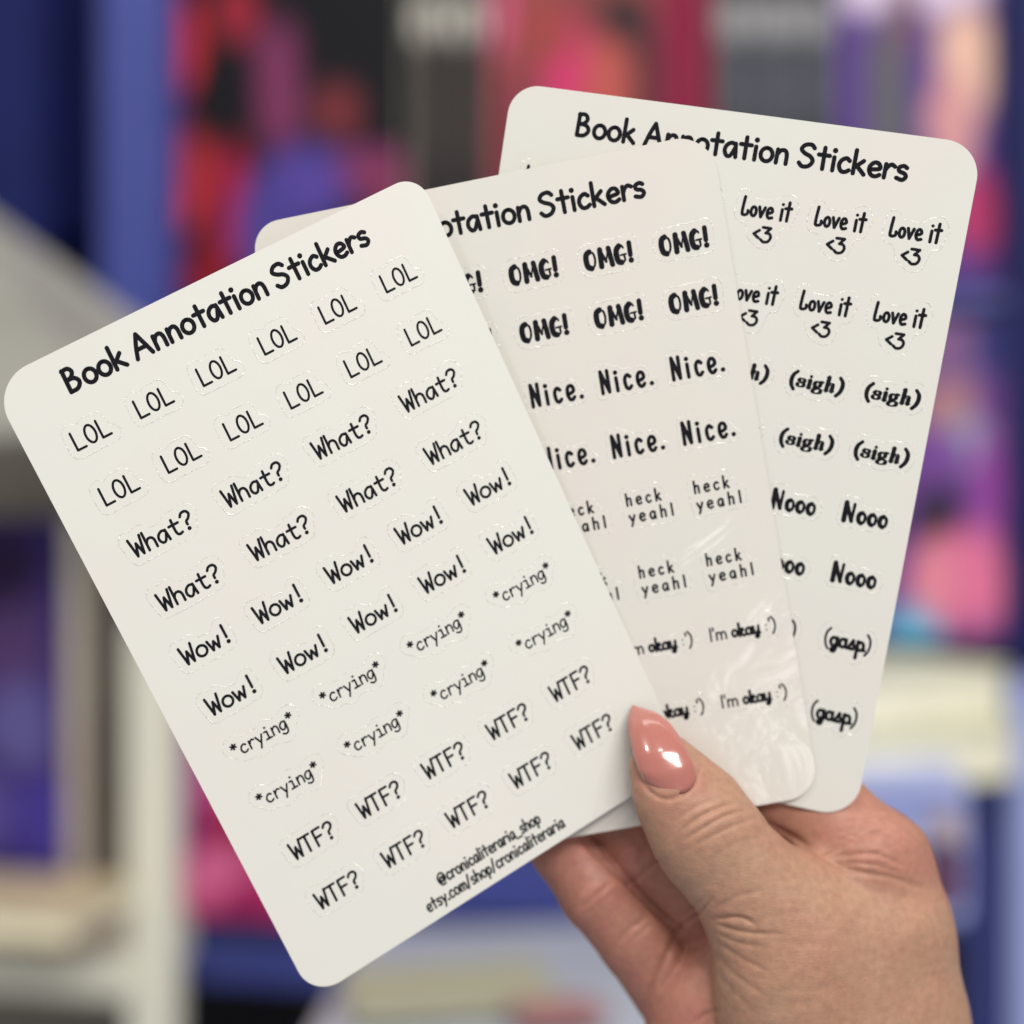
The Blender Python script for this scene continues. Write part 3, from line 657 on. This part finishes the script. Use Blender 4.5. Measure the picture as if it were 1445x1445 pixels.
def surface_nets(f):
    """numpy surface nets -> vertices in grid units, quads"""
    ins = f < 0
    nx, ny, nz = f.shape
    cs = np.zeros((nx - 1, ny - 1, nz - 1), np.int8)
    for dx in (0, 1):
        for dy in (0, 1):
            for dz in (0, 1): cs += ins[dx:nx - 1 + dx, dy:ny - 1 + dy, dz:nz - 1 + dz]
    act = (cs > 0) & (cs < 8); idx = -np.ones(act.shape, np.int64); ii = np.argwhere(act); idx[act] = np.arange(len(ii))
    acc = np.zeros((len(ii), 3)); cnt = np.zeros(len(ii))
    corners = [(a, b, c_) for a in (0, 1) for b in (0, 1) for c_ in (0, 1)]
    for a in corners:
        for ax in range(3):
            if a[ax]: continue
            b = list(a); b[ax] = 1
            va = f[ii[:, 0] + a[0], ii[:, 1] + a[1], ii[:, 2] + a[2]]; vb = f[ii[:, 0] + b[0], ii[:, 1] + b[1], ii[:, 2] + b[2]]
            m = (va < 0) != (vb < 0); t = np.where(m, va / np.where(m, va - vb, 1), 0)
            p = np.array(a, float)[None, :].repeat(len(ii), 0); p[:, ax] += t
            acc[m] += p[m]; cnt[m] += 1
    V = ii + acc / cnt[:, None]
    Q = []
    for ax in range(3):
        sl0 = [slice(None)] * 3; sl1 = [slice(None)] * 3; sl0[ax] = slice(0, -1); sl1[ax] = slice(1, None)
        ch = ins[tuple(sl0)] != ins[tuple(sl1)]; flip = ins[tuple(sl0)]
        e = np.argwhere(ch); u, v = [(1, 2), (2, 0), (0, 1)][ax]
        ok = (e[:, u] > 0) & (e[:, v] > 0) & (e[:, u] < f.shape[u] - 1) & (e[:, v] < f.shape[v] - 1); e = e[ok]
        def at(du, dv):
            k = e.copy(); k[:, u] += du; k[:, v] += dv; return idx[k[:, 0], k[:, 1], k[:, 2]]
        q = np.c_[at(-1, -1), at(0, -1), at(0, 0), at(-1, 0)]
        fl = flip[e[:, 0], e[:, 1], e[:, 2]]
        q[~fl] = q[~fl][:, ::-1]; Q.append(q)
    return V, np.concatenate(Q)
V, Q = surface_nets(sdf)
def sample(f, V):
    i = np.clip(np.round(V).astype(int), 0, np.array(f.shape) - 1); return f[i[:, 0], i[:, 1], i[:, 2]]
# how palmar (pinker) each spot is
pal = np.clip((sample(bodyv, V) - sample(fin, V)) / 30 + .5, 0, 1); idxf = np.clip((sample(bodyv, V) - sample(index, V)) / 40 + .3, 0, 1) * .8
V = V * STEP + np.array([gx[0], gy[0], gz[0]])
del X, Y, Z, thumb, thenar, back, index, bodyv, body2, fa, fb, palm, fin
# laplacian smoothing
E = np.concatenate([Q[:, [0, 1]], Q[:, [1, 2]], Q[:, [2, 3]], Q[:, [3, 0]]]); 
deg = np.bincount(E[:, 0], minlength=len(V)) + np.bincount(E[:, 1], minlength=len(V))
def lap(A):
    out = np.zeros_like(A)
    for k in range(A.shape[1]): out[:, k] = np.bincount(E[:, 0], A[E[:, 1], k], len(A)) + np.bincount(E[:, 1], A[E[:, 0], k], len(A))
    return out / deg[:, None]
for _ in range(5): V = V * .4 + lap(V) * .6
def normals(V):
    n = np.cross(V[Q[:, 2]] - V[Q[:, 0]], V[Q[:, 3]] - V[Q[:, 1]]); o = np.zeros_like(V)
    for k in range(4):
        for j in range(3): o[:, j] += np.bincount(Q[:, k], n[:, j], len(V))
    return o / (np.linalg.norm(o, axis=1)[:, None] + 1e-9)
Nn = normals(V)
sgn = np.sign((Nn * (V - V.mean(0))).sum()); Nn *= sgn
# skin creases: (points, depth, half width)
CR = [([(815, 1180), (850, 1212), (885, 1245), (925, 1285), (960, 1314)], 11, 5), ([(962, 1300), (950, 1330), (930, 1372), (908, 1425)], 8, 4.5), ([(955, 1312), (985, 1290), (1005, 1268)], 5, 4), ([(990, 1082), (980, 1104), (960, 1122), (940, 1128), (918, 1118), (902, 1096)], 4.0, 4), ([(958, 1176), (972, 1163), (1000, 1146), (1036, 1133)], 4.0, 4.0), ([(966, 1186), (990, 1170), (1020, 1153), (1050, 1143)], 3.6, 3.6), ([(976, 1197), (1000, 1182), (1034, 1166), (1062, 1156)], 2.0, 4),
      ([(950, 1160), (980, 1140), (1010, 1128)], 1.4, 4), ([(1000, 1215), (1040, 1190), (1075, 1180)], 1.0, 5),
      ([(1081, 1160), (1120, 1182), (1155, 1204), (1198, 1227), (1257, 1238), (1300, 1252)], 5.0, 5), ([(1155, 1206), (1184, 1194), (1228, 1178), (1255, 1172)], 4.2, 4), ([(1169, 1211), (1228, 1204), (1277, 1222)], 3.0, 4), ([(1180, 1217), (1230, 1220), (1280, 1236)], 2.4, 4),
      ([(1160, 1200), (1200, 1178), (1240, 1150)], 1.8, 4), ([(1004, 1298), (1042, 1295), (1066, 1304)], 5.5, 4), ([(1006, 1303), (1052, 1316), (1105, 1318)], 4.2, 4), ([(1012, 1330), (1045, 1352), (1086, 1372)], 2.2, 4.5),
      ([(1008, 1282), (1040, 1266), (1078, 1256)], 2.2, 5), ([(1008, 1316), (1040, 1330), (1080, 1336)], 2.2, 4), ([(1012, 1352), (1040, 1378), (1078, 1404)], 1.6, 4.5), ([(1010, 1370), (1035, 1400), (1066, 1430)], 1.4, 5), ([(1070, 1300), (1110, 1288), (1160, 1290)], 1.0, 6),
      ([(1060, 1322), (1120, 1330), (1180, 1336)], .9, 6), ([(1090, 1400), (1150, 1396), (1220, 1410)], .8, 6), ([(1105, 1215), (1135, 1240), (1180, 1250)], .8, 5),
      ([(818, 1284), (836, 1268), (862, 1246)], 3.4, 4.5), ([(826, 1292), (846, 1276), (870, 1256)], 1.6, 4), ([(866, 1338), (888, 1312), (914, 1294)], 3.8, 4.5), ([(876, 1344), (898, 1322), (918, 1304)], 1.6, 4),
      ([(884, 1252), (906, 1234), (934, 1212)], 3.2, 4.5), ([(955, 1300), (975, 1285), (1000, 1262)], 3, 5), ([(976, 1446), (994, 1432), (1016, 1424)], 5, 4), ([(930, 1400), (950, 1370), (975, 1350)], 1.4, 6)]
# the web between thumb and index carries many fine folds
rr = np.random.RandomState(7)
for k in range(34):
    x, y = rr.uniform(1010, 1330), rr.uniform(1250, 1445); L = rr.uniform(20, 60); an = rr.normal(-.1, .35)
    CR.append(([(x, y), (x + L * .5 * math.cos(an), y + L * .5 * math.sin(an) + rr.uniform(-4, 4)), (x + L * math.cos(an), y + L * math.sin(an))], rr.uniform(.25, .7), rr.uniform(3, 5)))
for k in range(12):
    x, y = rr.uniform(1150, 1215), rr.uniform(1165, 1225); L = rr.uniform(40, 90); an = rr.uniform(-.5, .35)
    CR.append(([(x, y), (x + L * math.cos(an), y + L * math.sin(an))], rr.uniform(.5, 1.3), rr.uniform(3, 4)))
disp = np.zeros(len(V)); front_ = Nn[:, 2] < .2
for pts, dep, wd in CR:
    wd = wd * .85
    q = np.array(cr(pts, 5)); dm = np.full(len(V), 1e9); tt = np.zeros(len(V)); n = len(q) - 1
    sel = np.where(front_ & (V[:, 0] > q[:, 0].min() - 25) & (V[:, 0] < q[:, 0].max() + 25) & (V[:, 1] > q[:, 1].min() - 25) & (V[:, 1] < q[:, 1].max() + 25))[0]
    P2 = V[sel][:, :2]
    for i in range(n):
        a, b = q[i], q[i + 1]; ab = b - a; t = np.clip(((P2 - a) @ ab) / (ab @ ab + 1e-9), 0, 1); dd = np.linalg.norm(P2 - a - t[:, None] * ab, axis=1)
        m = dd < dm[sel]; si = sel[m]; dm[si] = dd[m]; tt[si] = (i + t[m]) / n
    fade = np.clip(np.minimum(tt[sel], 1 - tt[sel]) * 4 + .25, 0, 1); dd = dm[sel]
    disp[sel] -= .62 * dep * fade * (np.exp(-(dd / wd) ** 2) - .12 * np.exp(-((dd - 2.4 * wd) / (1.6 * wd)) ** 2))
# bed of the nail: press the flesh down under it
nc = np.array([938.0, 1062.0]); 
V = V + Nn * disp[:, None]
redspots = [(945, 1125, 40, .5), (905, 1105, 22, .7), (985, 1110, 22, .6), (1170, 1172, 40, .9), (1120, 1150, 30, .7), (795, 1235, 35, .5), (1010, 1290, 20, .4)]
red = np.maximum(pal, idxf)
for x, y, r_, a_ in redspots: red = np.maximum(red, a_ * np.exp(-(((V[:, 0] - x) ** 2 + (V[:, 1] - y) ** 2) / r_ ** 2)))
D = (280 + V[:, 2] * UN) / 1000
HW = np.c_[(V[:, 0] - 722.5) / F * D, D, -(V[:, 1] - 722.5) / F * D + CAMZ]
HO = np.array([.12, .30, 1.22])
hand = link_mesh('hand', HW - HO, Q, None, None, True); hand.location = HO
import bmesh
bm = bmesh.new(); bm.from_mesh(hand.data); bmesh.ops.recalc_face_normals(bm, faces=bm.faces); bm.to_mesh(hand.data); bm.free()
hand.data.polygons.foreach_set('use_smooth', [True] * len(hand.data.polygons))
at = hand.data.attributes.new('palmar', 'FLOAT', 'POINT'); at.data.foreach_set('value', red.astype(np.float32))
tag(hand, 'right hand with a pointed pink thumbnail pinching the three sticker sheets, thumb in front', 'hand')
sk = mat('skin', (.5, .27, .16, 1), .5); nt = sk.node_tree; L = nt.links; b = nt.nodes['Principled BSDF']
b.inputs['Subsurface Weight'].default_value = .18; b.inputs['Subsurface Radius'].default_value = (1, .35, .18); b.inputs['Subsurface Scale'].default_value = .0025
b.inputs['Specular IOR Level'].default_value = .35
an = N(sk, 'ShaderNodeAttribute', attribute_name='palmar'); tc = N(sk, 'ShaderNodeTexCoord')
mx = N(sk, 'ShaderNodeMix', data_type='RGBA'); mx.inputs['A'].default_value = (.435, .265, .175, 1); mx.inputs['B'].default_value = (.42, .165, .13, 1)
L.new(an.outputs['Fac'], mx.inputs['Factor'])
n1 = N(sk, 'ShaderNodeTexNoise'); n1.inputs['Scale'].default_value = 110; n1.inputs['Detail'].default_value = 5; L.new(tc.outputs['Object'], n1.inputs['Vector'])
mr = N(sk, 'ShaderNodeMapRange'); mr.inputs['From Min'].default_value = .3; mr.inputs['From Max'].default_value = .7; mr.inputs['To Min'].default_value = 0; mr.inputs['To Max'].default_value = .75; L.new(n1.outputs['Fac'], mr.inputs['Value'])
mx2 = N(sk, 'ShaderNodeMix', data_type='RGBA'); mx2.inputs['B'].default_value = (.41, .205, .14, 1); L.new(mr.outputs['Result'], mx2.inputs['Factor']); L.new(mx.outputs['Result'], mx2.inputs['A'])

n5 = N(sk, 'ShaderNodeTexNoise'); n5.inputs['Scale'].default_value = 700; n5.inputs['Detail'].default_value = 6; L.new(tc.outputs['Object'], n5.inputs['Vector'])
r5 = N(sk, 'ShaderNodeMapRange'); r5.inputs['From Min'].default_value = .3; r5.inputs['From Max'].default_value = .7; r5.inputs['To Min'].default_value = .90; r5.inputs['To Max'].default_value = 1.10; L.new(n5.outputs['Fac'], r5.inputs['Value'])
v5 = N(sk, 'ShaderNodeVectorMath', operation='SCALE'); L.new(mx2.outputs['Result'], v5.inputs[0]); L.new(r5.outputs['Result'], v5.inputs['Scale']); L.new(v5.outputs[0], b.inputs['Base Color'])
vo = N(sk, 'ShaderNodeTexVoronoi', feature='DISTANCE_TO_EDGE'); vo.inputs['Scale'].default_value = 1500
mp = N(sk, 'ShaderNodeMapping'); mp.inputs['Scale'].default_value = (.55, 1, 1.3); mp.inputs['Rotation'].default_value = (0, .25, 0)
n2 = N(sk, 'ShaderNodeTexNoise'); n2.inputs['Scale'].default_value = 420; n2.inputs['Detail'].default_value = 6
L.new(tc.outputs['Object'], mp.inputs['Vector']); L.new(mp.outputs['Vector'], vo.inputs['Vector']); L.new(mp.outputs['Vector'], n2.inputs['Vector'])
b1 = N(sk, 'ShaderNodeBump'); b1.inputs['Strength'].default_value = .4; b1.inputs['Distance'].default_value = .00013
b2 = N(sk, 'ShaderNodeBump'); b2.inputs['Strength'].default_value = .5; b2.inputs['Distance'].default_value = .00025
L.new(vo.outputs['Distance'], b1.inputs['Height']); L.new(n2.outputs['Fac'], b2.inputs['Height']); L.new(b2.outputs['Normal'], b1.inputs['Normal']); L.new(b1.outputs['Normal'], b.inputs['Normal'])
hand.data.materials.append(sk)

# thumbnail: long almond nail, arched across
def poly_at(pts, t):
    q = np.array(cr(pts, 8)); s_ = np.r_[0, np.cumsum(np.linalg.norm(np.diff(q, axis=0), axis=1))]; s_ /= s_[-1]
    return np.array([np.interp(t, s_, q[:, 0]), np.interp(t, s_, q[:, 1])])
Lp = [(912, 1104), (900, 1084), (890, 1050), (886, 1018), (892, 995)]
Rp = [(983, 1096), (979, 1078), (962, 1044), (934, 1010), (893, 994.5)]
nu, nv = 30, 18; NV = []; NF = []
for layer in (0, 1):
    for i in range(nu + 1):
        t = i / nu; t = 1 - (1 - t) ** 1.15
        l = poly_at(Lp, t); r = poly_at(Rp, t); wdt = np.linalg.norm(r - l)
        for j in range(nv + 1):
            u_ = j / nv; v_ = 2 * u_ - 1
            p = l + (r - l) * u_
            p = p + np.array([-.55, -.84]) * -24 * (1 - v_ * v_) * max(0, 1 - t * 3.2) ** 1.0 * (1 if layer == 0 else .9)   # rounded cuticle end
            ztip = -30 - 20 * (1 - t) - 26 * math.sin(math.pi * min(1, (1 - t) * .62))
            z = ztip + 18 * (1 - t) * 0 - wdt * .30 * math.sqrt(max(0, 1 - (v_ * .93) ** 2)) + wdt * .11
            z -= 22 * (1 - t) ** 1.5
            z += 5.0 * layer + 6 * max(0, .15 - t) / .15
            D_ = (280 + z * UN) / 1000
            NV.append(((p[0] - 722.5) / F * D_ - HO[0], D_ - HO[1], -(p[1] - 722.5) / F * D_ + CAMZ - HO[2]))
k0 = (nu + 1) * (nv + 1)
for i in range(nu):
    for j in range(nv):
        a = i * (nv + 1) + j; q = (a, a + nv + 1, a + nv + 2, a + 1); NF.append(q); NF.append(tuple(k0 + x for x in reversed(q)))
rim = [j for j in range(nv + 1)] + [i * (nv + 1) + nv for i in range(1, nu + 1)] + [nu * (nv + 1) + j for j in range(nv - 1, -1, -1)] + [i * (nv + 1) for i in range(nu - 1, 0, -1)]
for a, b_ in zip(rim, rim[1:] + rim[:1]): NF.append((a, b_, k0 + b_, k0 + a))
nm = mat('pink_nail_polish', (.45, .16, .13, 1), .22); nb = nm.node_tree.nodes['Principled BSDF']
nb.inputs['Coat Weight'].default_value = 1; nb.inputs['Coat Roughness'].default_value = .04; nb.inputs['Subsurface Weight'].default_value = .15; nb.inputs['Subsurface Scale'].default_value = .001
nail = link_mesh('thumbnail', NV, NF, nm, hand, True)
bm = bmesh.new(); bm.from_mesh(nail.data); bmesh.ops.remove_doubles(bm, verts=bm.verts, dist=1e-6); bmesh.ops.recalc_face_normals(bm, faces=bm.faces); bm.to_mesh(nail.data); bm.free()
nail.data.polygons.foreach_set('use_smooth', [True] * len(nail.data.polygons))
